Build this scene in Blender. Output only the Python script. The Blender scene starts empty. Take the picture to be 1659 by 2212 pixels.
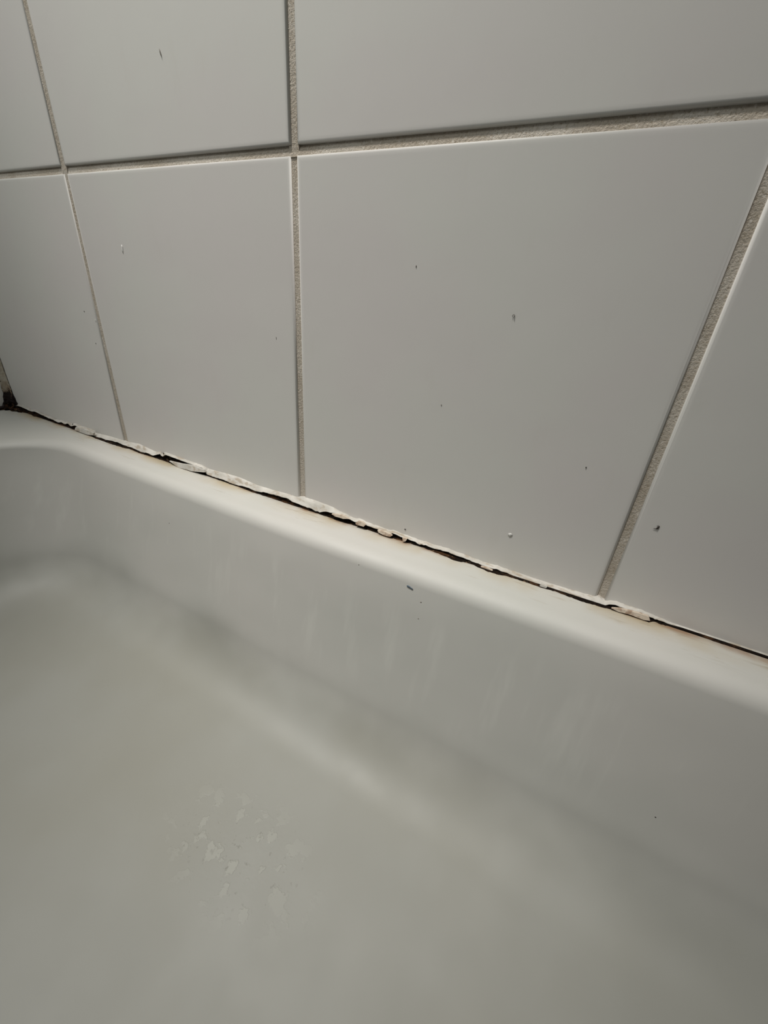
import bpy, bmesh, math, random
from mathutils import Matrix, Vector, noise
random.seed(4)
MM = 0.001
S = bpy.context.scene

# ---------------------------------------------------------------- camera
cam_d = bpy.data.cameras.new('camera')
cam = bpy.data.objects.new('camera', cam_d)
S.collection.objects.link(cam)
S.camera = cam
cam_d.sensor_fit = 'VERTICAL'
cam_d.sensor_height = 24.0
cam_d.lens = 891.9 / 2212 * 24.0
cam_d.clip_start = 0.005
right = (0.87423721, 0.48063013, 0.06858556)
down = (0.27977153, -0.38327766, -0.88024208)
fwd = (-0.39678355, 0.78872867, -0.46954222)
pos = (277.87, -156.02, 99.89)
cam.matrix_world = Matrix((
    (right[0], -down[0], -fwd[0], pos[0] * MM),
    (right[1], -down[1], -fwd[1], pos[1] * MM),
    (right[2], -down[2], -fwd[2], pos[2] * MM),
    (0, 0, 0, 1)))

# ---------------------------------------------------------------- world, lamp, exposure
w = bpy.data.worlds.new('world')
S.world = w
w.use_nodes = True
w.node_tree.nodes['Background'].inputs[0].default_value = (0.96, 1.0, 0.985, 1)
w.node_tree.nodes['Background'].inputs[1].default_value = 0.08


def aim(o, loc, tgt):
    o.location = loc
    o.rotation_euler = (Vector(tgt) - Vector(loc)).to_track_quat('-Z', 'Y').to_euler()


spot = bpy.data.lights.new('added_spot_light', 'SPOT')  # unseen spot, added; narrow beam shaped to brighten the middle
spot.energy = 102.0
spot.spot_size = 0.345
spot.spot_blend = 1.0
spot.shadow_soft_size = 0.12
spot.color = (1.0, 0.965, 0.91)
so = bpy.data.objects.new('added_spot_light', spot)
S.collection.objects.link(so)
aim(so, (-0.1, -0.4, 1.6), (0.168, 0.0, 0.018))
ld = bpy.data.lights.new('added_fill_light', 'AREA')  # close lamp out of view, added as fill
ld.shape = 'DISK'
ld.size = 0.20
ld.energy = 0.66
ld.color = (0.97, 1.0, 0.97)
lo = bpy.data.objects.new('added_fill_light', ld)
S.collection.objects.link(lo)
aim(lo, (-0.05, -0.30, 0.50), (0.19, -0.06, -0.02))
S.view_settings.view_transform = 'Standard'
S.view_settings.look = 'None'
S.view_settings.gamma = 1
S.view_settings.use_curve_mapping = False
S.view_settings.exposure = 0.0


# ---------------------------------------------------------------- helpers
def link(name, me, mat=None, parent=None, label=None, cat=None, kind=None, group=None, smooth=True):
    o = bpy.data.objects.new(name, me)
    S.collection.objects.link(o)
    if mat and not me.materials:
        me.materials.append(mat)
    if smooth:
        for p in me.polygons:
            p.use_smooth = True
    if parent:
        o.parent = parent
    for k, v in (('label', label), ('category', cat), ('kind', kind), ('group', group)):
        if v:
            o[k] = v
    return o


def mesh(name, vs, fs):
    me = bpy.data.meshes.new(name)
    me.from_pydata([(a * MM, b * MM, c * MM) for a, b, c in vs], [], fs)
    me.update()
    bm = bmesh.new()
    bm.from_mesh(me)
    bmesh.ops.recalc_face_normals(bm, faces=bm.faces)
    bm.to_mesh(me)
    bm.free()
    return me


def box(name, x0, x1, y0, y1, z0, z1):
    v = [(x, y, z) for x in (x0, x1) for y in (y0, y1) for z in (z0, z1)]
    return mesh(name, v, [(0, 1, 3, 2), (4, 6, 7, 5), (0, 4, 5, 1), (2, 3, 7, 6), (0, 2, 6, 4), (1, 5, 7, 3)])


class N:
    """small node builder"""
    def __init__(s, name, rough=.5, spec=.5):
        s.m = bpy.data.materials.new(name)
        s.m.use_nodes = True
        s.t = s.m.node_tree
        s.b = s.t.nodes['Principled BSDF']
        s.b.inputs['Roughness'].default_value = rough
        s.b.inputs['Specular IOR Level'].default_value = spec
        s.co = s.t.nodes.new('ShaderNodeTexCoord').outputs['Object']

    def put(s, sock, v):
        if isinstance(v, bpy.types.NodeSocket):
            s.t.links.new(v, sock)
        elif isinstance(v, (tuple, list)) and len(v) == 3 and sock.type == 'RGBA':
            sock.default_value = (*v, 1)
        else:
            sock.default_value = v

    def noise(s, scale, detail=3, rough=.5, stretch=None, off=(0, 0, 0), dist=0):
        v = s.co
        mp = s.t.nodes.new('ShaderNodeMapping')
        mp.inputs['Scale'].default_value = stretch or (1, 1, 1)
        mp.inputs['Location'].default_value = off
        s.t.links.new(v, mp.inputs[0])
        n = s.t.nodes.new('ShaderNodeTexNoise')
        n.inputs['Scale'].default_value = scale
        n.inputs['Detail'].default_value = detail
        n.inputs['Roughness'].default_value = rough
        n.inputs['Distortion'].default_value = dist
        s.t.links.new(mp.outputs[0], n.inputs['Vector'])
        return n.outputs['Fac']

    def vor(s, scale, stretch=(1, 1, 1), feature='F1'):
        mp = s.t.nodes.new('ShaderNodeMapping')
        mp.inputs['Scale'].default_value = stretch
        s.t.links.new(s.co, mp.inputs[0])
        n = s.t.nodes.new('ShaderNodeTexVoronoi')
        n.feature = feature
        n.inputs['Scale'].default_value = scale
        s.t.links.new(mp.outputs[0], n.inputs['Vector'])
        return n.outputs['Distance']

    def math(s, op, a, b=0.0, c=0.0):
        n = s.t.nodes.new('ShaderNodeMath')
        n.operation = op
        s.put(n.inputs[0], a)
        s.put(n.inputs[1], b)
        s.put(n.inputs[2], c)
        return n.outputs[0]

    def ramp(s, f, a, b, lo=0.0, hi=1.0):
        n = s.t.nodes.new('ShaderNodeMapRange')
        n.interpolation_type = 'SMOOTHSTEP'
        s.put(n.inputs['Value'], f)
        n.inputs['From Min'].default_value = a
        n.inputs['From Max'].default_value = b
        n.inputs['To Min'].default_value = lo
        n.inputs['To Max'].default_value = hi
        return n.outputs[0]

    def mix(s, f, a, b):
        n = s.t.nodes.new('ShaderNodeMix')
        n.data_type = 'RGBA'
        s.put(n.inputs['Factor'], f)
        s.put(n.inputs[6], a)
        s.put(n.inputs[7], b)
        return n.outputs[2]

    def xyz(s):
        n = s.t.nodes.new('ShaderNodeSeparateXYZ')
        s.t.links.new(s.co, n.inputs[0])
        return n.outputs

    def color(s, c):
        s.put(s.b.inputs['Base Color'], c)
        return s

    def bump(s, h, dist, strength=1.0, prev=None):
        n = s.t.nodes.new('ShaderNodeBump')
        n.inputs['Distance'].default_value = dist
        n.inputs['Strength'].default_value = strength
        s.t.links.new(h, n.inputs['Height'])
        if prev is not None:
            s.t.links.new(prev, n.inputs['Normal'])
        s.t.links.new(n.outputs[0], s.b.inputs['Normal'])
        return n.outputs[0]


# ---------------------------------------------------------------- materials
def m_tile():
    n = N('glazed_tile', .55, .3)
    n.co = n.t.nodes.new('ShaderNodeNewGeometry').outputs['Position']
    f = n.noise(14, 3)
    c = n.mix(n.ramp(f, .35, .65), (.70, .672, .650), (.70, .692, .655))
    c = n.mix(n.ramp(n.noise(90, 4, .6, (1, 1, .35)), .58, .75, 0, .10), c, (.60, .57, .50))
    n.color(c)
    n.bump(n.noise(22, 2), .0006, .35)
    return n.m


def m_grout():
    n = N('grout', .95, .1)
    c = n.mix(n.ramp(n.noise(60, 3), .35, .7), (.50, .44, .365), (.62, .57, .50))
    c = n.mix(n.ramp(n.noise(1300, 3, .7), .52, .66, 0, .75), c, (.36, .30, .22))
    c = n.mix(n.ramp(n.noise(900, 2, .6, off=(3, 1, 2)), .60, .72, 0, .6), c, (.80, .75, .68))
    n.color(c)
    n.bump(n.noise(1100, 4, .7), .0006, .9)
    return n.m


def m_enamel():
    n = N('bath_enamel', .33, .45)
    x, y, z = n.xyz()
    base = n.mix(n.ramp(n.noise(9, 3, .5), .35, .65), (.52, .52, .485), (.55, .537, .505))
    # limescale and dirt streaks running down the inner walls
    streak = n.math('MULTIPLY', n.ramp(n.noise(60, 3, .6, (1.6, 1, .14)), .52, .72),
                    n.math('MULTIPLY', n.ramp(z, -.075, -.045), n.ramp(z, -.012, -.03)))
    base = n.mix(n.math('MULTIPLY', streak, .22), base, (.72, .72, .67))
    # yellow brown staining on the ledge next to the failed joint
    edge = n.math('ADD', y, n.math('MULTIPLY', n.noise(90, 4, .65, (.35, 1, 1)), .009))
    dirt = n.math('MULTIPLY', n.ramp(edge, -.009, .0015), n.ramp(n.noise(34, 3, .5, (1, .4, 1), (2, 0, 0)), .38, .60, .15, 1))
    base = n.mix(n.math('MULTIPLY', dirt, .75), base, (.42, .33, .19))
    dirt2 = n.math('MULTIPLY', n.ramp(edge, -.0012, .0028), n.ramp(n.noise(55, 3, .6, (1, .3, 1), (5, 0, 0)), .42, .58))
    base = n.mix(n.math('MULTIPLY', dirt2, .75), base, (.26, .12, .04))
    # thin scratches along the ledge
    scr = n.math('MULTIPLY', n.ramp(n.noise(420, 4, .7, (.10, 1, 1), (1, 4, 0)), .56, .66),
                 n.math('MULTIPLY', n.ramp(y, -.018, -.008), n.ramp(n.noise(22, 2, .5, (1, .5, 1), (7, 0, 0)), .42, .54)))
    base = n.mix(n.math('MULTIPLY', scr, .6), base, (.36, .31, .23))
    # the bottom is worn and its shade painted in as a duller grey
    dimmed = n.ramp(n.math('ADD', z, n.math('MULTIPLY', n.math('SUBTRACT', n.noise(16, 3), .5), .03)), -.062, -.098)
    base = n.mix(dimmed, base, n.mix(n.ramp(n.noise(13, 3, .5, off=(9, 2, 0)), .3, .7), (.282, .278, .243), (.305, .305, .278)))
    # flaking patch on the bottom
    dx = n.math('DIVIDE', n.math('SUBTRACT', x, .200), .036)
    dy = n.math('DIVIDE', n.math('SUBTRACT', y, -.106), .020)
    rr = n.math('SQRT', n.math('ADD', n.math('MULTIPLY', dx, dx), n.math('MULTIPLY', dy, dy)))
    low = n.ramp(z, -.078, -.09)
    patch = n.math('MULTIPLY', n.ramp(rr, 1.25, .25), low)
    fl = n.math('MULTIPLY', n.ramp(n.noise(130, 4, .6, off=(.3, .1, 0)), .56, .60), patch)
    base = n.mix(n.math('MULTIPLY', fl, .5), base, (.38, .38, .34))
    dk = n.math('MULTIPLY', n.ramp(n.noise(420, 4, .6, off=(3, 3, 0)), .63, .68), patch)
    base = n.mix(n.math('MULTIPLY', dk, .4), base, (.16, .155, .13))
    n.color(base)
    n.put(n.b.inputs['Roughness'], n.ramp(n.noise(25, 3), .3, .7, .48, .60))
    b = n.bump(n.noise(16, 2), .0022, .55)
    b2 = n.bump(n.math('ADD', fl, n.math('MULTIPLY', n.noise(500, 3), n.math('MULTIPLY', patch, .6))), .00025, .5, prev=b)
    return n.m


def m_caulk():
    n = N('sealant_cream', .6, .3)
    c = n.mix(n.ramp(n.noise(120, 3), .35, .65), (.50, .48, .435), (.62, .595, .55))
    c = n.mix(n.ramp(n.noise(300, 4, .65, (.5, 1, 1), (1, 2, 3)), .49, .64, 0, .7), c, (.36, .29, .21))
    n.color(c)
    n.bump(n.noise(500, 4, .6), .0004, .6)
    return n.m


def m_flake():
    n = N('sealant_flake_surface', .7, .2)
    n.color(n.mix(n.ramp(n.noise(350, 4, .65), .42, .62), (.58, .50, .41), (.36, .26, .19)))
    n.bump(n.noise(700, 4, .6), .0004, .7)
    return n.m


def m_mould():
    n = N('black_mould', .9, .15)
    c = n.mix(n.ramp(n.noise(260, 4, .65, (.6, 1, 1)), .50, .66), (.009, .005, .003), (.06, .028, .012))
    c = n.mix(n.ramp(n.noise(420, 4, .7, (.5, 1, 1), (4, 1, 1)), .60, .70, 0, .8), c, (.30, .19, .11))
    n.color(c)
    n.bump(n.noise(900, 4, .7), .0008, 1.0)
    return n.m


def m_corner():
    n = N('corner_sealant', .6, .3)
    x, y, z = n.xyz()
    dx = n.math('ADD', x, 0.0)
    dz = n.math('ADD', z, 0.001)
    d = n.math('SQRT', n.math('ADD', n.math('MULTIPLY', n.math('MULTIPLY', dx, dx), 1.0),
                              n.math('MULTIPLY', n.math('MULTIPLY', dz, dz), .55)))
    d = n.math('ADD', d, n.math('MULTIPLY', n.math('SUBTRACT', n.noise(260, 4, .7, (1, 1, .5)), .5), .030))
    c = n.mix(n.ramp(n.noise(150, 3), .35, .65), (.36, .31, .23), (.50, .46, .38))
    c = n.mix(n.ramp(d, .020, .006, 0, .75), c, (.22, .12, .06))
    c = n.mix(n.ramp(d, .0125, .008), c, (.010, .004, .003))
    n.color(c)
    n.bump(n.noise(500, 4, .6), .0006, .8)
    return n.m


def flat(name, col, rough=.7):
    n = N(name, rough, .2)
    n.color(n.mix(n.ramp(n.noise(1500, 2), .4, .6), tuple(a * .8 for a in col), col))
    return n.m


TILE, GROUT, ENAMEL, CAULK, FLAKE, MOULD, CORNER = m_tile(), m_grout(), m_enamel(), m_caulk(), m_flake(), m_mould(), m_corner()
FLOORM = flat('floor_vinyl', (.35, .33, .30), .6)
DARK = flat('dark_debris', (.03, .024, .018))
GREYD = flat('grey_debris', (.22, .20, .17))
MARK = flat('dark_mark', (.07, .06, .05))
BLUE = flat('blue_lint', (.13, .17, .21))
PALE = flat('pale_glaze_run', (.80, .79, .76), .35)

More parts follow.
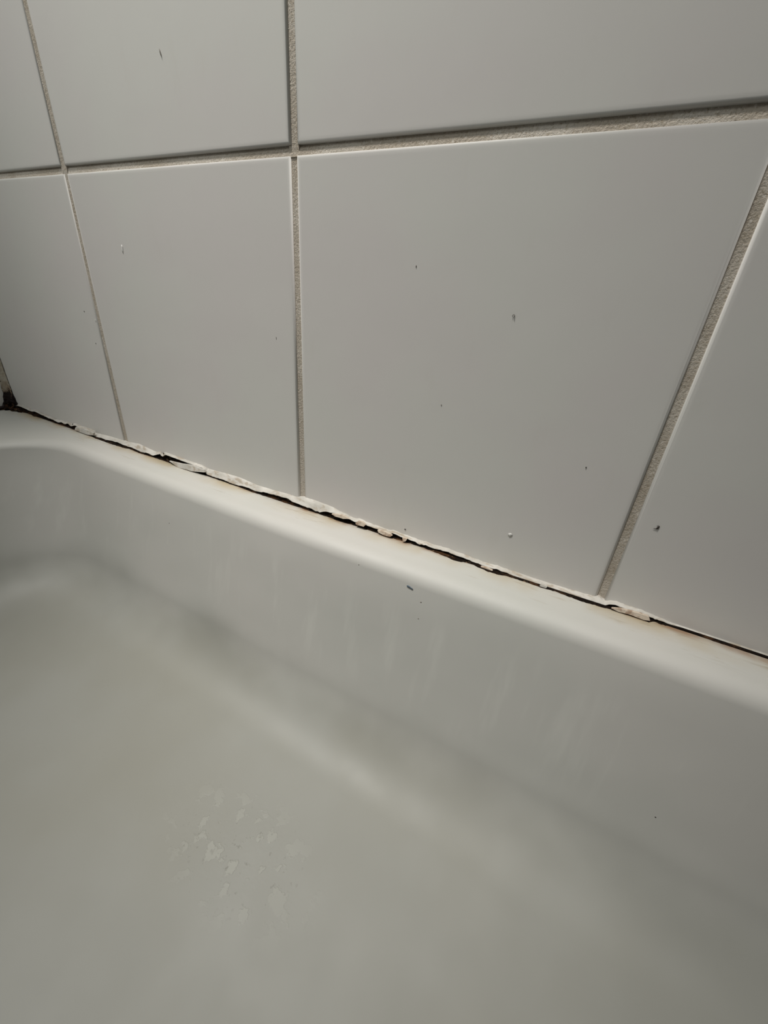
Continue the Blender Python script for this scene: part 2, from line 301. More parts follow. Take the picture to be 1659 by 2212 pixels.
EDGE = [(-145.2,-1.8,-140.1,-2.00,-147.6,-2.95), (-142.8,-1.4,-137.7,-1.60,-146.9,-2.95), (-140.3,-1.0,-135.3,-1.20,-146.3,-2.95), (-138.1,-0.9,-133.1,-1.20,-144.5,-2.95), (-136.0,-0.9,-131.1,-1.30,-142.1,-2.95), (-133.9,-0.9,-129.0,-1.40,-139.8,-2.95), (-131.7,-1.0,-127.0,-1.50,-137.5,-2.95), (-129.6,-1.0,-125.0,-1.70,-135.3,-2.95), (-127.5,-1.0,-123.0,-1.80,-132.4,-2.95), (-125.5,-1.0,-121.0,-2.00,-128.6,-2.95), (-123.9,-1.9,-119.1,-2.10,-124.8,-2.95), (-122.2,-2.4,-117.0,-2.10,-121.0,-2.95), (-120.1,-2.4,-114.8,-1.90,-117.0,-2.95), (-118.1,-2.5,-112.7,-1.60,-112.9,-3.70), (-116.1,-2.5,-110.5,-1.40,-110.9,-3.60), (-114.1,-2.6,-108.5,-1.50,-110.8,-2.95), (-112.1,-2.6,-106.6,-1.60,-110.7,-2.95), (-110.1,-2.6,-104.7,-1.80,-110.4,-2.95), (-108.1,-2.7,-102.9,-2.00,-108.5,-2.95), (-106.1,-2.7,-101.0,-2.10,-106.6,-2.95), (-104.2,-2.8,-99.1,-2.30,-104.7,-2.95), (-102.2,-2.8,-97.3,-2.50,-102.8,-2.95), (-100.2,-2.9,-95.4,-2.60,-101.0,-2.95), (-98.3,-2.9,-93.6,-2.80,-99.0,-2.95), (-96.4,-2.9,-91.7,-2.90,-96.5,-2.95), (-94.5,-3.0,-89.8,-2.90,-94.0,-2.95), (-92.6,-3.0,-87.9,-3.00,-91.6,-2.95), (-90.7,-3.1,-86.0,-3.10,-89.2,-2.95), (-88.7,-3.0,-84.3,-3.20,-86.8,-2.95), (-86.8,-3.0,-82.5,-3.40,-84.5,-2.95), (-84.9,-3.0,-80.7,-3.60,-82.4,-2.95), (-83.0,-3.0,-78.9,-3.80,-80.3,-2.95), (-81.1,-2.9,-76.7,-3.20,-78.3,-2.95), (-79.2,-2.9,-74.5,-2.50,-76.4,-2.95), (-77.3,-2.9,-72.9,-3.00,-75.4,-2.95), (-75.5,-2.9,-71.3,-3.40,-74.4,-2.95), (-73.6,-2.8,-69.3,-3.10,-73.3,-2.95), (-71.8,-2.8,-67.1,-2.20,-71.3,-2.95), (-69.9,-2.8,-65.2,-2.10,-69.0,-2.95), (-68.1,-2.8,-63.8,-2.90,-66.7,-2.95), (-66.3,-2.7,-62.2,-3.20,-65.3,-2.95), (-64.5,-2.7,-60.1,-2.60,-65.4,-2.95), (-62.7,-2.7,-58.1,-2.10,-65.6,-2.95), (-60.9,-2.7,-56.2,-1.70,-65.7,-2.95), (-59.1,-2.6,-54.4,-1.80,-63.8,-2.95), (-57.3,-2.6,-52.7,-1.80,-61.9,-2.95), (-55.6,-2.6,-51.0,-1.90,-60.0,-2.95), (-53.8,-2.6,-49.3,-1.90,-58.0,-2.95), (-52.0,-2.6,-47.6,-2.00,-56.2,-2.95), (-50.3,-2.6,-45.9,-1.90,-54.5,-2.95), (-48.7,-2.7,-44.1,-1.80,-53.0,-2.95), (-47.0,-2.8,-42.4,-1.80,-51.4,-2.95), (-45.3,-2.9,-40.7,-1.70,-49.8,-2.95), (-43.6,-2.9,-39.0,-1.70,-48.0,-2.95), (-42.0,-3.0,-37.4,-1.90,-45.8,-2.95), (-40.3,-3.1,-35.9,-2.20,-43.5,-2.95), (-38.7,-3.2,-35.5,-5.10,-33.7,-3.80), (-37.0,-3.2,-33.8,-5.00,-30.7,-4.60), (-35.3,-3.2,-32.1,-4.80,-29.1,-4.60), (-33.6,-3.1,-30.4,-4.70,-27.4,-4.60), (-31.9,-3.0,-28.6,-4.50,-25.8,-4.60), (-30.2,-2.9,-27.0,-4.40,-24.2,-4.60), (-28.6,-2.8,-25.4,-4.40,-22.6,-4.60), (-26.9,-2.7,-23.7,-4.40,-21.0,-4.60), (-25.2,-2.6,-22.1,-4.50,-19.3,-4.60), (-23.6,-2.5,-20.5,-4.50,-17.7,-4.60), (-21.9,-2.4,-18.9,-4.30,-16.1,-4.60), (-20.3,-2.3,-17.2,-4.10,-14.5,-4.60), (-18.7,-2.2,-15.6,-4.00,-13.0,-4.60), (-17.0,-2.1,-14.0,-3.80,-11.4,-4.70), (-15.4,-2.1,-12.3,-3.70,-9.9,-4.60), (-13.9,-2.0,-10.7,-3.60,-8.5,-4.50), (-12.3,-2.0,-9.1,-3.50,-7.1,-4.40), (-10.7,-2.0,-7.6,-3.30,-5.7,-4.40), (-9.2,-1.9,-6.0,-3.40,-4.2,-4.30), (-7.6,-1.9,-4.5,-3.50,-2.8,-4.30), (-6.1,-1.9,-3.1,-3.60,-1.4,-4.20), (-4.5,-1.8,-1.6,-3.80,0.1,-4.20), (-3.0,-1.8,-0.1,-3.80,1.4,-4.00), (-1.4,-1.8,1.4,-3.80,2.5,-3.80), (0.1,-1.7,2.9,-3.70,3.6,-3.50), (1.6,-1.6,4.4,-3.70,4.6,-3.20), (3.2,-1.4,5.9,-3.60,5.8,-3.00), (4.7,-1.3,7.4,-3.70,7.5,-3.10), (6.2,-1.2,8.8,-3.70,9.1,-3.20), (7.8,-1.0,10.3,-3.80,10.7,-3.30), (9.3,-0.9,11.7,-3.90,12.3,-3.40), (10.8,-0.7,13.1,-4.00,13.9,-3.50), (12.3,-0.6,14.5,-4.20,15.5,-3.60), (13.8,-0.6,15.9,-4.30,17.0,-3.70), (15.2,-0.7,17.3,-4.50,18.4,-3.60), (16.5,-0.8,18.8,-4.40,19.7,-3.60), (17.9,-1.0,20.3,-4.20,21.1,-3.50), (19.3,-1.1,21.7,-4.00,22.4,-3.50), (20.7,-1.3,23.2,-3.80,23.8,-3.40), (22.1,-1.4,24.7,-3.70,25.1,-3.40), (23.4,-1.6,26.1,-3.70,26.4,-3.30), (24.8,-1.7,27.4,-3.90,27.8,-3.30), (26.1,-1.8,28.8,-4.00,29.1,-3.20), (27.5,-2.0,30.2,-4.00,30.4,-3.20), (28.9,-2.0,31.7,-3.40,31.6,-3.10), (30.3,-2.0,33.3,-2.80,32.8,-2.95), (31.6,-2.1,34.8,-2.20,34.0,-2.95), (33.0,-2.1,36.3,-1.60,35.3,-2.95), (34.4,-2.1,37.8,-1.00,36.5,-2.95), (35.7,-2.1,38.8,-2.20,35.7,-2.95), (37.1,-2.0,40.1,-2.40,34.5,-2.95), (38.5,-2.0,41.9,-1.00,36.1,-2.95), (39.8,-1.9,43.3,-0.40,37.7,-2.95), (41.2,-1.8,44.6,-0.40,39.3,-2.95), (42.5,-1.7,46.0,-0.50,40.9,-2.95), (43.9,-1.6,47.3,-0.50,42.4,-2.95), (45.2,-1.6,48.6,-0.50,43.7,-2.95), (46.6,-1.5,49.9,-0.50,44.9,-2.95), (47.9,-1.5,51.2,-0.50,46.1,-2.95), (49.2,-1.5,52.4,-0.50,47.4,-2.95), (50.5,-1.5,53.7,-0.60,48.6,-2.95), (51.8,-1.6,55.0,-0.60,49.8,-2.95), (53.1,-1.6,56.2,-0.60,51.1,-2.95), (54.3,-1.6,57.5,-0.70,52.3,-2.95), (55.6,-1.7,58.8,-0.70,53.3,-2.95), (56.9,-1.7,60.0,-0.70,54.3,-2.95), (58.1,-1.7,61.3,-0.80,55.3,-2.95), (59.4,-1.7,62.5,-0.80,56.3,-2.95), (60.7,-1.7,63.7,-0.80,57.3,-2.95), (61.9,-1.7,65.0,-0.80,58.3,-2.95), (63.2,-1.7,66.2,-0.90,59.4,-2.95), (64.4,-1.7,67.4,-0.90,60.6,-2.95), (65.7,-1.7,68.7,-0.90,61.7,-2.95), (66.9,-1.7,69.9,-0.90,62.9,-2.95), (68.1,-1.7,71.1,-0.90,64.0,-2.95), (69.4,-1.6,72.3,-1.00,65.2,-2.95), (70.6,-1.6,73.5,-1.00,66.3,-2.95), (71.8,-1.6,74.7,-1.00,67.4,-2.95), (73.0,-1.6,75.9,-1.10,68.9,-2.95), (74.3,-1.6,77.0,-1.30,70.6,-2.95), (75.5,-1.6,78.2,-1.50,72.3,-2.95), (76.7,-1.5,79.0,-3.40,77.9,-2.95), (77.9,-1.5,80.0,-4.10,79.6,-2.95), (79.1,-1.5,81.2,-4.20,80.8,-2.95), (80.3,-1.4,82.4,-4.20,82.0,-2.95), (81.4,-1.4,83.6,-4.20,83.2,-2.95), (82.6,-1.4,84.7,-4.30,84.4,-2.95), (83.8,-1.3,85.9,-4.30,85.6,-2.95), (85.0,-1.3,87.1,-4.30,86.8,-2.95), (86.2,-1.2,88.2,-4.20,88.0,-2.95), (87.3,-1.1,89.4,-4.20,89.2,-2.95), (88.5,-1.0,90.5,-4.20,90.3,-2.95), (89.7,-1.0,91.7,-4.10,91.5,-2.95), (90.8,-0.9,92.8,-4.10,92.7,-2.95), (92.0,-0.8,94.0,-4.10,93.8,-2.95), (93.1,-0.8,95.1,-4.20,95.0,-2.95), (94.3,-0.7,96.2,-4.20,96.1,-2.95), (95.4,-0.6,97.3,-4.30,97.3,-2.95), (96.5,-0.6,98.4,-4.40,98.4,-2.95), (97.6,-0.6,99.5,-4.50,99.5,-2.95), (98.8,-0.6,100.6,-4.50,100.6,-2.95), (100.4,-0.5,102.3,-4.60,102.3,-2.95), (102.1,-0.5,104.0,-4.40,103.9,-2.95), (103.7,-0.4,105.6,-4.30,105.6,-2.95), (105.4,-0.5,107.3,-4.10,107.3,-2.95), (107.0,-0.6,108.9,-3.90,109.0,-3.00), (108.6,-0.7,110.5,-3.80,110.7,-3.10), (110.2,-0.9,112.2,-3.60,112.4,-3.20), (111.8,-1.0,113.8,-3.70,114.1,-3.30), (113.4,-1.1,115.3,-3.80,115.8,-3.40), (114.9,-1.3,116.9,-3.90,117.4,-3.40), (116.5,-1.4,118.5,-4.00,118.9,-3.30), (118.1,-1.5,120.0,-4.00,120.4,-3.30), (119.6,-1.5,121.6,-3.80,121.9,-3.20), (121.2,-1.4,123.2,-3.50,123.4,-3.20), (122.7,-1.4,124.7,-3.10,124.9,-3.20), (124.3,-1.3,126.3,-2.80,126.4,-3.20), (125.8,-1.3,127.8,-2.70,127.8,-2.95), (127.3,-1.2,129.3,-2.70,128.8,-2.95), (128.9,-1.2,130.8,-2.50,129.9,-2.95), (130.4,-1.1,132.4,-2.30,131.0,-2.95), (131.9,-1.1,133.8,-2.20,132.2,-2.95), (133.4,-1.0,135.3,-2.20,133.5,-2.95), (134.9,-0.9,136.8,-2.20,134.8,-2.95), (136.3,-0.8,138.2,-2.20,136.1,-2.95), (137.8,-0.7,139.7,-1.90,137.4,-2.95), (139.3,-0.6,141.2,-1.70,138.7,-2.95), (140.7,-0.6,142.6,-1.70,140.0,-2.95), (142.2,-0.6,144.0,-2.40,141.5,-2.95), (143.6,-0.6,145.4,-2.90,143.3,-2.95), (145.0,-0.6,146.8,-2.90,145.2,-2.95), (146.5,-0.4,148.2,-2.90,146.9,-2.95), (147.9,-0.0,149.6,-2.90,148.5,-2.95), (149.3,0.4,151.0,-3.00,150.0,-2.95), (150.7,0.7,152.4,-3.10,151.6,-2.95), (152.1,0.8,153.8,-3.20,153.1,-2.95), (153.5,0.8,155.2,-3.30,154.6,-2.95), (154.9,0.8,156.6,-3.00,155.6,-2.95), (156.2,0.9,157.9,-3.00,157.1,-2.95), (157.6,0.9,159.3,-3.40,158.7,-2.95), (158.9,0.9,160.6,-3.80,160.1,-2.95), (160.3,0.9,162.0,-3.40,161.4,-2.95), (161.6,0.8,163.3,-3.40,162.6,-2.95), (163.0,0.8,164.6,-2.90,163.9,-2.95), (164.3,0.7,166.0,-2.30,165.1,-2.95), (165.6,0.7,167.3,-1.80,166.4,-2.95), (166.9,0.6,168.6,-1.60,167.8,-2.95), (168.2,0.5,169.9,-1.50,169.1,-2.95), (169.5,0.4,171.2,-1.30,170.4,-2.95), (170.8,0.2,172.5,-1.20,171.6,-2.95), (172.1,-0.1,173.7,-1.10,172.8,-2.95), (173.4,-0.4,175.0,-1.00,174.0,-2.95), (174.7,-0.7,176.3,-1.00,175.2,-2.95), (176.0,-1.0,177.5,-1.00,176.4,-2.95), (177.3,-1.3,178.8,-1.10,177.6,-2.95), (178.5,-1.6,180.1,-1.30,178.9,-2.95), (179.8,-1.6,181.3,-1.50,180.1,-2.95), (181.1,-1.6,182.6,-1.70,181.3,-2.95), (182.3,-1.7,183.8,-1.90,182.6,-2.95), (183.6,-1.7,185.0,-2.20,183.8,-2.95), (184.8,-1.7,186.2,-1.50,185.2,-2.95), (186.0,-1.8,187.4,-1.10,186.6,-2.95), (187.2,-1.8,188.6,-1.30,188.0,-2.95), (188.5,-1.8,189.9,-1.50,189.2,-2.95), (189.7,-1.8,191.1,-1.70,190.2,-2.95), (190.9,-1.9,192.3,-1.80,191.3,-2.95), (192.1,-1.9,193.5,-1.90,192.5,-2.95), (193.3,-1.9,194.6,-1.90,193.6,-2.95), (194.5,-1.9,195.8,-1.90,194.8,-2.95), (195.7,-1.9,197.0,-1.80,195.9,-2.95), (196.9,-1.9,198.1,-1.80,197.5,-2.95), (198.0,-1.9,199.3,-1.80,199.1,-2.95), (199.2,-1.9,200.5,-1.90,200.3,-2.95), (200.4,-2.0,201.6,-2.00,201.5,-2.95), (201.5,-2.0,202.8,-2.00,202.6,-2.95), (202.7,-2.0,203.9,-2.10,203.8,-2.95), (203.8,-2.0,205.1,-2.00,204.9,-2.95), (205.0,-2.0,206.1,-1.50,205.7,-2.95), (206.1,-2.0,207.2,-1.20,206.5,-2.95), (207.2,-1.9,208.4,-1.40,207.3,-2.95), (208.4,-1.9,209.5,-1.50,208.7,-2.95), (209.5,-1.9,210.6,-1.70,210.4,-2.95), (210.6,-1.9,211.7,-1.80,212.0,-2.95), (211.7,-1.9,212.8,-1.70,213.0,-2.95), (212.8,-1.8,213.9,-1.60,213.9,-2.95), (213.9,-1.8,215.0,-1.70,214.9,-2.95), (215.0,-1.8,216.1,-1.80,215.8,-2.95), (216.1,-1.8,217.2,-1.70,217.0,-2.95), (217.2,-1.8,218.3,-1.80,218.1,-2.95), (218.3,-1.7,219.4,-2.30,219.3,-2.95), (219.3,-1.7,220.5,-2.30,220.4,-2.95), (220.4,-1.7,221.5,-2.00,221.6,-2.95), (221.5,-1.6,222.5,-1.80,222.7,-2.95), (222.5,-1.6,223.5,-1.60,223.9,-3.10), (223.6,-1.6,224.6,-1.80,224.9,-3.20), (224.6,-1.6,225.7,-2.00,226.0,-3.20), (225.7,-1.6,226.7,-2.00,227.1,-3.30), (226.7,-1.6,227.7,-1.90,228.2,-3.50), (227.8,-1.6,228.8,-1.80,229.3,-3.60), (228.8,-1.6,229.8,-1.70,230.3,-3.70), (229.8,-1.6,230.8,-1.50,231.4,-3.80), (230.9,-1.6,231.8,-1.40,232.4,-4.00), (231.9,-1.6,232.8,-1.30,233.5,-4.10), (232.9,-1.5,233.7,-1.20,234.5,-4.20), (233.9,-1.5,234.7,-1.10,235.6,-4.30), (234.9,-1.5,235.8,-1.30,236.7,-4.60), (235.9,-1.5,236.8,-1.40,237.8,-4.90), (236.9,-1.5,237.8,-1.60,238.7,-4.90), (237.9,-1.5,238.8,-1.70,239.7,-4.80), (238.9,-1.5,239.8,-1.60,240.6,-4.70), (239.9,-1.5,240.7,-1.60,241.5,-4.50), (240.9,-1.6,241.7,-1.60,242.3,-4.10), (241.9,-1.6,242.7,-1.60,243.2,-3.80), (242.9,-1.6,243.6,-1.60,244.1,-3.60), (243.8,-1.7,244.6,-1.70,245.0,-3.60), (244.8,-1.7,245.6,-1.80,246.0,-3.60), (245.8,-1.7,246.5,-1.80,247.0,-3.70), (246.8,-1.8,247.5,-1.90,248.0,-4.10), (247.7,-1.8,248.5,-1.90,249.1,-4.40), (248.7,-1.8,249.4,-2.00,250.1,-4.60), (249.6,-1.8,250.4,-2.10,251.0,-4.70), (250.6,-1.8,251.3,-2.10,252.0,-4.90), (251.5,-1.7,252.2,-2.10,253.0,-5.10), (252.4,-1.7,253.2,-2.10,253.9,-5.20), (253.3,-1.7,254.1,-2.00,254.8,-5.10), (254.3,-1.6,254.9,-1.80,255.7,-5.10), (255.2,-1.6,255.8,-1.70,256.6,-5.10), (256.1,-1.6,256.7,-1.50,257.5,-5.10), (257.0,-1.5,257.6,-1.50,258.3,-4.90), (257.9,-1.5,258.6,-1.80,259.2,-4.70), (258.8,-1.5,259.5,-1.80,260.0,-4.50), (259.7,-1.5,260.3,-1.70,260.8,-4.30), (260.6,-1.5,261.2,-1.70,261.7,-4.10), (261.5,-1.5,262.2,-1.80,262.6,-4.10), (262.4,-1.5,263.1,-1.90,263.4,-4.10), (263.3,-1.4,264.0,-2.10,264.3,-4.00), (264.2,-1.4,264.9,-2.30,265.2,-4.00), (265.1,-1.4,265.8,-2.40,266.0,-4.00), (266.0,-1.4,266.7,-2.40,266.9,-4.00), (266.8,-1.5,267.5,-2.30,267.7,-4.00), (267.7,-1.5,268.4,-2.30,268.6,-4.00), (268.6,-1.5,269.3,-2.40,269.5,-4.00), (269.5,-1.5,270.1,-2.40,270.3,-4.00), (270.3,-1.5,271.0,-2.40,271.2,-4.10), (271.2,-1.5,271.8,-2.30,272.0,-4.10), (272.0,-1.5,272.7,-2.30,272.9,-4.20), (272.9,-1.5,273.5,-2.20,273.7,-4.20), (273.8,-1.6,274.3,-2.10,274.5,-4.20), (274.6,-1.6,275.1,-2.10,275.4,-4.30), (275.4,-1.5,276.0,-2.20,276.2,-4.20), (276.3,-1.5,276.9,-2.40,277.0,-4.20), (277.1,-1.4,277.7,-2.50,277.8,-4.20), (277.9,-1.4,278.5,-2.30,278.6,-4.10), (278.7,-1.4,279.3,-2.10,279.4,-4.00), (279.6,-1.3,280.1,-1.90,280.2,-3.80), (280.4,-1.3,280.8,-1.70,281.0,-3.70), (281.2,-1.3,281.6,-1.70,281.8,-3.60), (282.0,-1.2,282.4,-1.70,282.6,-3.70), (282.8,-1.2,283.2,-1.70,283.4,-3.90), (283.6,-1.2,284.0,-1.60,284.2,-4.00), (284.4,-1.1,284.9,-1.70,285.0,-4.20), (285.2,-1.1,285.7,-1.90,285.8,-4.30), (286.0,-1.0,286.5,-2.00,286.6,-4.40), (286.8,-1.0,287.3,-2.00,287.4,-4.40), (287.6,-1.0,288.1,-2.10,288.2,-4.50), (288.3,-0.9,288.9,-2.10,289.0,-4.60), (289.1,-0.9,289.7,-2.20,289.7,-4.60), (289.9,-0.9,290.5,-2.20,290.5,-4.70), (290.7,-0.8,291.3,-2.20,291.3,-4.70), (291.4,-0.8,292.0,-2.10,292.0,-4.60), (292.2,-0.7,292.8,-2.00,292.8,-4.60), (292.9,-0.6,293.5,-1.90,293.5,-4.50), (293.7,-0.6,294.3,-1.90,294.3,-4.40), (294.4,-0.5,295.0,-1.80,295.0,-4.40), (295.2,-0.4,295.7,-1.70,295.8,-4.30), (295.9,-0.1,296.5,-1.70,296.5,-4.30), (296.5,0.3,297.2,-1.70,297.3,-4.30), (297.4,-0.1,298.0,-1.70,298.0,-4.20), (298.2,-0.4,298.7,-1.70,298.7,-4.20), (299.1,-0.7,299.4,-1.30,299.5,-4.10), (299.8,-0.6,299.9,-0.80,300.2,-3.90), (300.5,-0.6,300.5,-0.30,300.9,-3.80), (301.2,-0.5,301.2,0.00,301.6,-3.60), (302.0,-0.5,301.8,0.30,302.4,-3.60), (302.7,-0.5,302.5,0.50,303.1,-3.60), (303.5,-0.5,303.2,0.50,303.8,-3.50), (304.2,-0.6,304.0,0.40,304.5,-3.50), (305.0,-0.7,304.7,0.40,305.2,-3.50), (305.7,-0.8,305.4,0.30,305.9,-3.40), (306.5,-0.9,306.2,0.30,306.7,-3.40), (307.2,-0.9,306.9,0.20,307.4,-3.30), (307.9,-0.9,307.6,0.30,308.1,-3.30), (308.7,-0.9,308.3,0.30,308.8,-3.20), (309.4,-0.9,309.0,0.30,309.5,-3.30), (310.1,-0.9,309.7,0.40,310.2,-3.30), (310.8,-0.9,310.3,0.40,310.9,-3.40), (311.5,-0.9,311.1,0.40,311.6,-3.50), (312.2,-1.0,311.8,0.30,312.3,-3.60), (312.9,-1.0,312.5,0.20,312.9,-3.70), (313.6,-1.0,313.2,0.20,313.6,-3.80), (314.3,-1.0,313.9,0.10,314.3,-3.90), (315.0,-1.0,314.6,-0.00,315.0,-3.40), (315.7,-1.0,315.4,-0.10,315.7,-2.80), (316.4,-1.0,316.1,-0.30,316.4,-2.30), (317.1,-1.0,316.8,-0.30,317.1,-2.50), (317.8,-1.0,317.5,-0.40,317.7,-2.80), (318.4,-1.0,318.2,-0.40,318.4,-2.90), (319.1,-1.0,318.9,-0.40,319.1,-2.60), (319.8,-1.0,319.6,-0.50,319.7,-2.40), (320.5,-1.0,320.3,-0.60,320.4,-2.20), (321.2,-1.0,321.0,-0.70,321.1,-2.00), (321.8,-1.0,321.7,-0.80,321.8,-1.90), (322.5,-1.0,322.4,-0.90,322.4,-1.90), (323.2,-1.0,323.1,-1.00,323.1,-1.90), (323.8,-1.0,323.8,-1.10,323.7,-1.90), (324.5,-1.0,324.5,-1.10,324.4,-1.80), (325.2,-1.0,325.1,-1.10,325.1,-1.80), (325.8,-1.0,325.8,-1.00,325.7,-1.70), (326.5,-1.0,326.4,-0.90,326.4,-1.70), (327.1,-1.0,327.1,-0.90,327.0,-1.60), (327.8,-1.0,327.7,-1.00,327.7,-1.60), (328.4,-1.0,328.4,-1.00,328.3,-1.60), (329.1,-1.0,329.0,-1.00,328.9,-1.60), (329.7,-1.0,329.7,-1.00,329.6,-1.70), (330.3,-1.1,330.3,-1.10,330.2,-1.70), (331.0,-1.1,331.0,-1.10,330.8,-1.70), (331.6,-1.1,331.6,-1.10,331.5,-1.80), (332.3,-1.1,332.3,-1.20,332.1,-1.90), (332.9,-1.1,332.9,-1.20,332.7,-2.00), (333.5,-1.1,333.6,-1.30,333.3,-2.20), (334.2,-1.1,334.2,-1.40,333.9,-2.30), (334.8,-1.1,334.9,-1.50,334.5,-2.40), (335.4,-1.1,335.5,-1.50,335.1,-2.30), (336.0,-1.1,336.2,-1.50,335.7,-2.30), (336.7,-1.1,336.8,-1.50,336.3,-2.30), (337.3,-1.1,337.4,-1.50,337.0,-2.20), (337.9,-1.1,338.0,-1.50,337.6,-2.20), (338.5,-1.1,338.6,-1.50,338.2,-2.10), (339.1,-1.1,339.2,-1.50,338.8,-2.00), (339.7,-1.1,339.8,-1.40,339.4,-2.00), (340.3,-1.1,340.4,-1.30,340.0,-1.90), (340.9,-1.1,341.0,-1.30,340.6,-1.80), (341.5,-1.1,341.5,-1.20,341.3,-1.80), (342.1,-1.1,342.1,-1.10,341.9,-1.70), (342.7,-1.1,342.7,-1.20,342.5,-1.70), (343.3,-1.1,343.3,-1.20,343.0,-1.70), (343.9,-1.1,343.9,-1.20,343.6,-1.70), (344.5,-1.1,344.5,-1.20,344.2,-1.70), (345.1,-1.1,345.1,-1.20,344.8,-1.80), (345.7,-1.1,345.7,-1.20,345.4,-1.80), (346.3,-1.1,346.3,-1.20,346.0,-1.80), (346.9,-1.1,346.9,-1.20,346.5,-1.80), (347.5,-1.1,347.5,-1.20,347.1,-1.80), (348.1,-1.1,348.0,-1.20,347.7,-1.80), (348.6,-1.1,348.6,-1.20,348.3,-1.80), (349.2,-1.1,349.2,-1.20,348.8,-1.80), (349.8,-1.1,349.8,-1.20,349.4,-1.80), (350.4,-1.1,350.3,-1.20,350.0,-1.80), (351.0,-1.2,350.9,-1.20,350.5,-1.90), (351.6,-1.2,351.5,-1.30,351.1,-2.00), (352.1,-1.3,352.1,-1.40,351.6,-2.10), (352.7,-1.3,352.7,-1.40,352.2,-2.10), (353.3,-1.4,353.3,-1.50,352.7,-2.20), (353.9,-1.4,353.9,-1.50,353.3,-2.30), (354.5,-1.5,354.5,-1.60,353.8,-2.40), (355.1,-1.5,355.0,-1.60,354.3,-2.50), (355.7,-1.6,355.6,-1.70,354.9,-2.60), (356.2,-1.6,356.2,-1.70,355.4,-2.70), (356.8,-1.7,356.8,-1.80,355.9,-2.80), (357.4,-1.7,357.4,-1.80,356.4,-2.80), (358.0,-1.8,357.9,-1.90,357.0,-2.90), (358.5,-1.8,358.5,-1.90,357.5,-3.00), (359.1,-1.9,359.1,-2.00,358.0,-3.10), (359.7,-1.9,359.6,-2.00,358.5,-3.20), (360.2,-2.0,360.2,-2.10,359.0,-3.30), (360.8,-2.0,360.8,-2.10,359.6,-3.30), (361.4,-2.1,361.3,-2.20,360.1,-3.40), (361.9,-2.1,361.9,-2.30,360.6,-3.50), (362.5,-2.2,362.5,-2.30,361.1,-3.60), (363.0,-2.2,363.0,-2.40,361.6,-3.70), (363.6,-2.2,363.5,-2.30,362.1,-3.60)]
# ---------------------------------------------------------------- walls
ZT = 1100
wall = link('wall_back', box('wall_back', -160, 1420, 1.9, 40, -420, ZT), GROUT, kind='structure', smooth=False)
lwall = link('wall_left', box('wall_left', -200, -150, -800, 40, -420, ZT), GROUT, kind='structure', smooth=False)
link('floor', box('floor', -200, 1600, -1600, 40, -440, -420), FLOORM, kind='structure', smooth=False)


def tile_mesh(w, h, skew=(0, 0, 0, 0)):
    """a cushion edged tile lying in x-z, face at y=0 looking to -y; skew moves the left/right edges at bottom and top"""
    vs, fs = [], []
    for ins, y in ((0, 6.5), (0, 1.3), (.14, .48), (.45, .10), (1.0, 0), (2.0, 0)):
        l0, r0, l1, r1 = skew
        vs += [(l0 + ins, y, ins), (w + r0 - ins, y, ins), (w + r1 - ins, y, h - ins), (l1 + ins, y, h - ins)]
    for r in range(5):
        for k in range(4):
            a, b = r * 4 + k, r * 4 + (k + 1) % 4
            fs.append((a, b, b + 4, a + 4))
    fs.append((20, 21, 22, 23))
    fs.append((3, 2, 1, 0))
    return mesh('tile', vs, fs)


# joint edges in millimetres along the wall, measured for the first four joints
cols = [(-147.2, -1.9, 0.0), (1.1, 148.3, 0.3), (151.4, 296.1, 0.0), (298.7, 444, 0), (447, 592, 0), (595, 740, 0),
        (743, 888, 0), (891, 1036, 0), (1039, 1184, 0), (1187, 1332, 0)]
rows = [(-3.5, 142.4), (145.5, 290.5), (293.5, 438.5), (441.5, 586.5), (589.5, 734.5), (737.5, 882.5), (885.5, 1030.5)]
tiles = {}
for ri, (z0, z1) in enumerate(rows):
    for ci, (x0, x1, sh) in enumerate(cols):
        sk = (0, 0, 0, 0)
        if (ri, ci) == (0, 0):
            sk = (0, -1.0, 0, 1.0)
        elif (ri, ci) == (0, 1):
            sk = (-.6, 0, .3, .2)
        elif (ri, ci) == (1, 1):
            sk = (0, .5, 0, .4)
        elif (ri, ci) == (1, 2):
            sk = (.3, 0, 0, 0)
        me = tile_mesh(x1 - x0, z1 - z0, sk)
        t = link('tile', me, TILE, wall)
        t.location = (x0 * MM, random.uniform(-.12, .12) * MM, z0 * MM)
        t.rotation_euler = (random.uniform(-.0008, .0008), 0, random.uniform(-.0008, .0008))
        if ci == 0 or (ri, ci) == (0, 1):
            t.location.y = 0
        tiles[ri, ci] = t
for ri, (z0, z1) in enumerate(rows):
    for k in range(5):
        y1 = -2.5 - k * 148
        me = tile_mesh(145, z1 - z0)
        t = link('tile', me, TILE, lwall)
        t.rotation_euler = (0, 0, math.pi / 2)
        t.location = (-148.5 * MM, (y1 - 145) * MM, z0 * MM)
        # face looks to +x after the turn: local -y -> +x


# pointing: flush in the upright joints; the level joints are raked, deep at the top and full at the bottom
for k in range(len(cols)):
    x0, x1 = cols[k][1] - .8, (cols[k + 1][0] + .8 if k < len(cols) - 1 else cols[k][1] + 3)
    link('grout_line', box('grout_line', x0, x1, .5 if k == 0 else .85, 5, -3.5, 1030), GROUT, wall, smooth=False)
for k in range(len(rows) - 1):
    z0, z1 = rows[k][1] - .4, rows[k + 1][0] + .4
    vs = [(x, y, z) for x in (-148, 1340) for y, z in ((.55, z0), (1.0, z0 + 2.0), (1.75, z1), (5, z1), (5, z0))]
    fs = [(j, (j + 1) % 5, (j + 1) % 5 + 5, j + 5) for j in range(5)] + [(0, 1, 2, 3, 4), (9, 8, 7, 6, 5)]
    link('grout_line', mesh('grout_line', vs, fs), GROUT, wall, smooth=False)

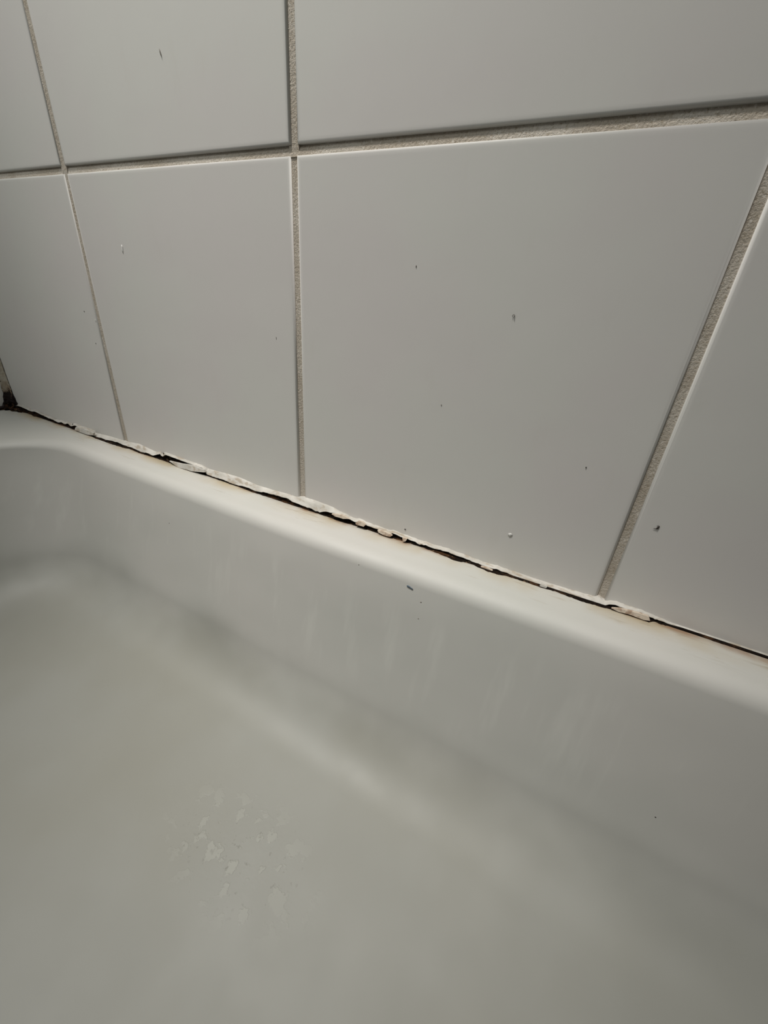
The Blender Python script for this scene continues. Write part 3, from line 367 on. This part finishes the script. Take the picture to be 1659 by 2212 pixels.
# ---------------------------------------------------------------- bath
def zl(x):
    t = min(max((x - 110) / 250, 0), 1)
    return -5 + 4.2 * t * t * (3 - 2 * t)


def ring(x0, x1, y0, y1, r, z):
    pts = []
    ns, nc = 72, 14

    def side(a, b):
        for i in range(1, ns):
            f = i / ns
            pts.append((a[0] + (b[0] - a[0]) * f, a[1] + (b[1] - a[1]) * f))

    cs = [((x0 + r, y1 - r), 180, 90), ((x1 - r, y1 - r), 90, 0), ((x1 - r, y0 + r), 0, -90), ((x0 + r, y0 + r), -90, -180)]
    for i, (c, a0, a1) in enumerate(cs):
        for k in range(nc + 1):
            a = math.radians(a0 + (a1 - a0) * k / nc)
            pts.append((c[0] + r * math.cos(a), c[1] + r * math.sin(a)))
        nx = cs[(i + 1) % 4]
        a = math.radians(nx[1])
        side(pts[-1], (nx[0][0] + r * math.cos(a), nx[0][1] + r * math.sin(a)))
    return [(x, y, z + zl(x)) for x, y in pts]


rings = []
X1, Y0 = 1400, -700
rings.append(ring(-147.8, X1, Y0, -1.2, 2, -380))
rings.append(ring(-147.8, X1, Y0, -1.2, 2, -3))
rings.append(ring(-147.4, X1 - .4, Y0 + .4, -1.4, 2, -.8))
rings.append(ring(-146.5, X1 - 1.5, Y0 + 1.5, -2.2, 2.5, 0))
rings.append(ring(-140, X1 - 8, Y0 + 8, -5, 8, 0))
rings.append(ring(-98, X1 - 46, Y0 + 44, -11.5, 38, 0))
rings.append(ring(-79.5, X1 - 62, Y0 + 60, -16, 50, 0))
R0 = 7.5
for k in range(0, 11):
    th = math.radians(76) * k / 10
    rings.append(ring(-77.8 + R0 * math.sin(th), X1 - 63 - R0 * math.sin(th), Y0 + 61 + R0 * math.sin(th), -17.0 - R0 * math.sin(th), 52 - .5 * k,
                      -R0 + R0 * math.cos(th)))
# wall: from lip to the top of the fillet
ya, za = -17.0 - R0 * math.sin(math.radians(76)), -R0 + R0 * math.cos(math.radians(76))
yb, zb = ya - (62 * math.tan(math.radians(14))), -71.0
for k in range(1, 6):
    f = k / 5
    rings.append(ring(-70.4 + 24 * f, X1 - 72 - 60 * f, Y0 + 70 + 16 * f, ya + (yb - ya) * f, 47 + 4 * f, za + (zb - za) * f))
# fillet
RF = 30.0
c0 = math.radians(14)
for k in range(1, 13):
    a = c0 + (math.radians(88) - c0) * k / 12
    dy = RF * (math.cos(c0) - math.cos(a))
    dz = RF * (math.sin(a) - math.sin(c0))
    rings.append(ring(-46.4 + dy * 1.25, X1 - 132 - dy, Y0 + 86 + dy, yb - dy, 51 + dy * .3, zb - dz))
zf = zb - RF * (math.sin(math.radians(88)) - math.sin(c0))
yf = yb - RF * (math.cos(c0) - math.cos(math.radians(88)))
rings.append(ring(0, 1200, -560, yf - 25, 60, zf - .9))
rings.append(ring(60, 1100, -500, yf - 70, 60, zf - 2.5))
rings.append(ring(150, 1000, -420, yf - 140, 50, zf - 3.5))
vs, fs = [], []
n0 = len(rings[0])
for r in rings:
    vs += r
for j in range(len(rings) - 1):
    for i in range(n0):
        a, b = j * n0 + i, j * n0 + (i + 1) % n0
        fs.append((a, b, b + n0, a + n0))
fs.append(tuple((len(rings) - 1) * n0 + i for i in range(n0)))
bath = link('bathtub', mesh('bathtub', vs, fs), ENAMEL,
            label='wear-marked white enamel bath with rolled rim and flaking bottom below the tiled wall', cat='bathtub')

# ---------------------------------------------------------------- sealant along the wall
bead_root = bpy.data.objects.new('sealant_joint', None)
S.collection.objects.link(bead_root)
bead_root.location = (0, 0, zl(0) * MM)
bead_root['label'] = 'cracked cream sealant joint with black mould between bath rim and tiles'
bead_root['category'] = 'sealant'
inv = Matrix.Translation((0, 0, -zl(0) * MM))


def child(name, me, mat, label=None, **k):
    me.transform(inv)
    return link(name, me, mat, bead_root, label=label, **k)


def strip(name, secs, caps=True):
    vs, fs = [], []
    m = len(secs[0])
    for s in secs:
        vs += s
    for i in range(len(secs) - 1):
        for k in range(m):
            a, b = i * m + k, i * m + (k + 1) % m
            fs.append((a, b, b + m, a + m))
    fs.append(tuple(range(m)))
    fs.append(tuple((len(secs) - 1) * m + k for k in range(m))[::-1])
    return mesh(name, vs, fs)


def nz(x, s, seed=0.0):
    return noise.noise((x * s, seed, 7.3))


def YP(x):
    f = min(max((x - 311) / 14, 0), 1)
    g = min(max((x - 380) / 60, 0), 1)
    return 2.8 - 2.0 * f + 1.8 * g


# continue both ways with plausible values
E2 = list(EDGE)
xe = E2[-1][0]
while xe < 1385:
    xe += 3.0
    a = .5 + 1.2 * nz(xe, .05) + .3 * nz(xe, .5)
    cb = -1.6 + .5 * nz(xe, .06, 2) + .35 * nz(xe, .9, 3)
    E2.append((xe, max(cb + .1, a - 1.2), xe, cb, xe, -3.6 - 1.1 * abs(nz(xe, .05, 5)) - .4 * nz(xe, .8, 1)))
secs, msecs = [], []
for i, (xa, zt, xb, zb_, xd, yd) in enumerate(E2):
    j = .12 * nz(xb, 2.3, 4.0) + .28 * nz(xb, .9, 14.0)
    zb2 = max(zb_ + j, zl(xb) + .25)
    zt2 = max(zt + .10 * nz(xa, .7, 9), zb2 + .25)
    p = YP(xb)
    k = p / 2.8
    secs.append([(xa, 1.2, zt2 + .1), (xa, -.06 - .12 * k, zt2), (xb, (-1.2 - .2 * nz(xb, .3)) * k, zb2 + (zt2 - zb2) * .55),
                 (xb, (-2.5 + .15 * nz(xb, .8, 3)) * k, zb2 + .22 * k), (xb, -2.7 * k, zb2), (xb, -2.2 * k, zb2 - .02), (xb, 1.2, zb2)])
    yd2 = yd + .22 * nz(xd, 2.0, 6.0) + .3 * nz(xd, .8, 16.0)
    bz = zl(xd)
    h = max(zb2 - bz, .2)
    msecs.append([(xd, 1.2, bz + h * .9), (xd, -.5 * k, bz + h * .85), (xd, -1.6 * k, bz + min(h * .35, .6) + .15 * nz(xd, .5, 2)),
                  (xd, yd2 + .15, bz + .20), (xd, yd2, bz + .05), (xd, yd2 + .1, bz - .3), (xd, 1.2, bz - .6)])
child('upper_bead', strip('upper_bead', secs), CAULK, label='cream peeling bead with ragged lower edge')
# mould sections need increasing x
ms, last = [], -1e9
for s in sorted(msecs, key=lambda s: s[0][0]):
    if s[0][0] - last > .25:
        ms.append(s)
        last = s[0][0]
child('mould_seam', strip('mould_seam', ms), MOULD, label='black and rust brown mould in the open crack')

flakes = [
    [(186.1, -1.5), (187.4, -0.4), (189.5, -0.2), (191.8, -0.9), (190.9, -2.1), (188.5, -2.2), (186.5, -2.2)],
    [(198.5, -1.6), (200.4, -1.4), (204.9, -1.5), (206.5, -1.9), (205.6, -2.7), (202.5, -2.9), (199.2, -2.5)],
    [(211.9, -1.1), (214.3, -0.9), (213.8, -2.3), (212.5, -2.8)],
    [(274.9, -2.0), (275.3, -0.7), (277.7, -1.1), (277.4, -2.0), (275.7, -2.5)],
    [(250.1, -2.1), (252.9, -1.7), (255.3, -2.1), (253.9, -2.7), (251.0, -2.6)],
    [(301.5, -0.6), (304.5, 0.3), (309.1, 0.8), (313.7, 0.9), (314.5, -0.4), (312.4, -0.8), (308.0, -0.6), (304.1, -1.0)],
    [(-54.0, -1.9), (-45.0, -1.4), (-32.5, -1.8), (-32.3, -3.4), (-39.3, -4.4), (-47.9, -4.4), (-55.0, -3.9)],
    [(171.7, -1.2), (175.3, -0.4), (179.5, -0.2), (182.3, -0.7), (178.9, -1.6), (173.9, -1.8)],
    [(47.9, -3.0), (58.9, -2.2), (68.7, -0.9), (78.7, -1.3), (79.5, -2.6), (69.0, -4.3), (56.2, -4.9)]]
for i, f in enumerate(flakes):
    # crumbs lean in the crack: lower edge forward
    pts = []
    m = len(f)
    for q in range(m):                      # subdivide the outline so the edge can be ragged
        a, b = f[q], f[(q + 1) % m]
        for s_ in (0, .5):
            pts.append((a[0] + (b[0] - a[0]) * s_ + .12 * nz(a[0] + s_, 2.2, i), a[1] + (b[1] - a[1]) * s_ + .10 * nz(a[1] * 3 + s_, 2.2, i + 9)))
    m = len(pts)
    zc = sum(p[1] for p in pts) / m
    vs = [(x, -3.9 + (z - zc) * .35, z) for x, z in pts] + [(x, -2.9 + (z - zc) * .35, z) for x, z in pts]
    fs = [tuple(range(m)), tuple(range(m, 2 * m))[::-1]] + [(k, (k + 1) % m, m + (k + 1) % m, m + k) for k in range(m)]
    child('sealant_flake', mesh('sealant_flake', vs, fs), CAULK if i in (3, 6, 8) else FLAKE, smooth=False)

# ---------------------------------------------------------------- corner sealant (vertical bead and left ledge joint)
croot = bpy.data.objects.new('corner_sealant', None)
S.collection.objects.link(croot)
croot.location = (-147 * MM, -2 * MM, zl(-147) * MM)
croot['label'] = 'mouldy brown stained sealant filling the corner where both tiled walls meet the bath'
croot['category'] = 'sealant'
cinv = Matrix.Translation((147 * MM, 2 * MM, -zl(-147) * MM))
secs = []
for k in range(0, 160):
    z = -4.5 + (k * .5 if k < 60 else 30 + (k - 60) * 10)
    if z > ZT - 60:
        break
    w_ = 4.2 + 5.5 * math.exp(-max(z + 4, 0) / 6.0) + .7 * nz(z, .25)
    pts = [(-149, .6, z)]
    for q in range(9):
        a = math.radians(90 * q / 8)
        rr_ = w_ * (1 + .10 * nz(z * .6 + q * 1.3, .9, 3))
        # concave quarter
        pts.append((-148.5 + w_ * .98 - rr_ * math.sin(a) * .92, -.1 - w_ * .98 + rr_ * math.cos(a) * .92, z))
    secs.append(pts)
me = strip('corner_bead', secs)
me.transform(cinv)
link('corner_bead', me, CORNER, croot, label='stained bead running up the wall corner')
secs, ms = [], []
for k in range(0, 330):
    y = -1.0 - k * (.6 if k < 150 else 3.5)
    if y < -690:
        break
    b = zl(-148)
    t = 2.8 + .9 * nz(y, .12, 3) + .4 * nz(y, .7, 1)
    fw = 2.2 + .5 * nz(y, .2, 5) + .3 * nz(y, 1.1, 2)
    gap = 1.4 + 1.1 * nz(y, .15, 8)
    secs.append([(-149, y, b + t + .1), (-148.3, y, b + t), (-148.5 + fw * .6, y, b + gap + (t - gap) * .5), (-148.5 + fw, y, b + gap), (-149, y, b + gap)])
    ms.append([(-149.2, y, b + gap), (-147.2, y, b + .9), (-145.6 + .9 * nz(y, .3, 6), y, b + .25), (-145.5 + .9 * nz(y, .3, 6), y, b - .2), (-149.2, y, b - .3)])
me = strip('ledge_bead', secs); me.transform(cinv)
link('ledge_bead', me, CORNER, croot)
me = strip('mould_seam', ms); me.transform(cinv)
link('mould_seam', me, MOULD, croot, label='black mould line along the left ledge')


# dark mould growth in the very corner
def blob(name, c, r, seed, sub=3, rough=.35):
    bm = bmesh.new()
    bmesh.ops.create_icosphere(bm, subdivisions=sub, radius=1)
    for v in bm.verts:
        d = 1 + rough * noise.noise(v.co * 2.0 + Vector((seed, 0, 0)))
        v.co = Vector((v.co.x * r[0] * d, v.co.y * r[1] * d, v.co.z * r[2] * d)) * MM + Vector(c) * MM
    me = bpy.data.meshes.new(name)
    bm.to_mesh(me)
    bm.free()
    return me


for c, r, sd in (((-144.5, -4.5, -4.4), (8.5, 4.0, 1.9), 1), ((-146.5, -3.6, -1.8), (3.6, 3.0, 2.6), 5), ((-133.5, -3.6, -4.6), (6.0, 1.8, 1.0), 9)):
    me = blob('mould_growth', c, r, sd, 4, .8)
    me.transform(cinv)
    link('mould_growth', me, MOULD, croot)


# ---------------------------------------------------------------- marks and debris on the tiles
def worm(name, pts, rad):
    """tapered tube through pts (mm)"""
    vs, fs, m = [], [], 8
    for i, p in enumerate(pts):
        a = Vector(pts[max(i - 1, 0)]); b = Vector(pts[min(i + 1, len(pts) - 1)])
        d = (b - a).normalized()
        u = d.cross(Vector((0, 1, .01))).normalized()
        v = d.cross(u)
        for k in range(m):
            t = 2 * math.pi * k / m
            q = Vector(p) + (u * math.cos(t) + v * math.sin(t) * .7) * rad[i]
            vs.append(tuple(q))
    for i in range(len(pts) - 1):
        for k in range(m):
            a, b = i * m + k, i * m + (k + 1) % m
            fs.append((a, b, b + m, a + m))
    fs.append(tuple(range(m)))
    fs.append(tuple((len(pts) - 1) * m + k for k in range(m)))
    return mesh(name, vs, fs)


def P(x0, z0, lst, y=-.25):
    return [(x0 + a, y, z0 + b) for a, b in lst]


bug = [(-1.25, -.36), (-.7, -.36), (-.25, -.22), (.02, .12), (.28, .50), (.30, .85), (.05, .98), (-.22, .80), (-.5, .72)]
link('curled_fibre', worm('curled_fibre', P(305.45, 34.4, bug), [.03, .10, .15, .34, .16, .13, .13, .12, .04]), DARK,
     label='tiny dark hooked fibre stuck on the lower right tile', cat='debris')
rg = [(.38 * math.cos(a), .40 * math.sin(a)) for a in [math.radians(-40 + 36 * k) for k in range(9)]]
link('dirt_ring', worm('dirt_ring', P(242.4, 95.7, rg, -.15), [.24] + [.08] * 7 + [.05]), MARK,
     label='tiny dark ring shaped speck near the middle of the large centre tile', cat='debris')
link('hair_bit', worm('hair_bit', P(84.9, 176.9, [(-.35, 1.3), (-.1, .4), (.1, -.4), (.5, -1.2)], -.15), [.08, .2, .2, .05]), GREYD,
     label='short dark hair clipping on the upper left tile', cat='debris')


def speck(parent, x, y, z, r, mat, sx=1.0, sz=1.0):
    me = blob('speck', (x, y, z), (r * sx, r * (.12 if mat is PALE else .35), r * sz), x, 1, .5)
    me.transform(parent.matrix_basis.inverted())
    return link('speck', me, mat, parent)


T = tiles
speck(T[0, 2], 278.0, -.02, 49.9, .26, DARK, .8, 1.2)
speck(T[0, 2], 211.3, -.02, 1.4, .36, DARK, 1.4, .7)
speck(T[0, 2], 204.6, -.02, 108.7, .28, GREYD, .6, 2.0)
speck(T[0, 0], -13.1, -.02, 77.0, .40, DARK)
speck(T[0, 0], -9.0, -.02, 59.4, .35, DARK)
speck(T[0, 1], 137.4, -.02, 77.9, .28, GREYD, .5, 2.2)
speck(T[0, 2], 258.4, -.02, 15.1, .9, PALE, 1.1, 1.0)
speck(T[0, 1], 35.9, -.02, 110.1, .8, PALE, .8, 2.6)
speck(T[0, 0], -3.4, -.02, 72.9, .5, PALE, .8, 2.0)
speck(T[0, 2], 221, -.02, 62, .22, GREYD)

# ---------------------------------------------------------------- specks on the bath wall
from mathutils.bvhtree import BVHTree
bvh = BVHTree.FromObject(bath, bpy.context.evaluated_depsgraph_get())


def on_bath(x, z):
    """point on the inner back wall at x, height z (mm)"""
    h = bvh.ray_cast(Vector((x * MM, -.15, z * MM)), Vector((0, 1, 0)))
    return h[0] / MM


def speck_bath(x, z, r, mat, sx=1.0, sz=1.0):
    p = on_bath(x, z)
    me = blob('speck', tuple(p), (r * sx, r * .3, r * sz), x, 1, .5)
    return link('speck', me, mat, bath)


speck_bath(233, -14.5, .45, GREYD)
speck_bath(74, -28, .35, GREYD, .7, 1.3)
speck_bath(201, -9, .35, GREYD, .6, 1.5)
speck_bath(334, -57, .3, DARK)
speck_bath(233.5, -22, .3, GREYD)
p = on_bath(225.4, -9.6)
q = on_bath(228.4, -10.1)
pts = [tuple(p + (q - p) * f + Vector((0, -.25, .12 * math.sin(f * 5)))) for f in (0, .2, .4, .6, .8, 1)]
link('lint_fleck', worm('lint_fleck', pts, [.25, .42, .40, .30, .32, .15]), BLUE,
     label='small blue grey lint fleck stuck on the inner bath wall just below the rim', cat='debris')
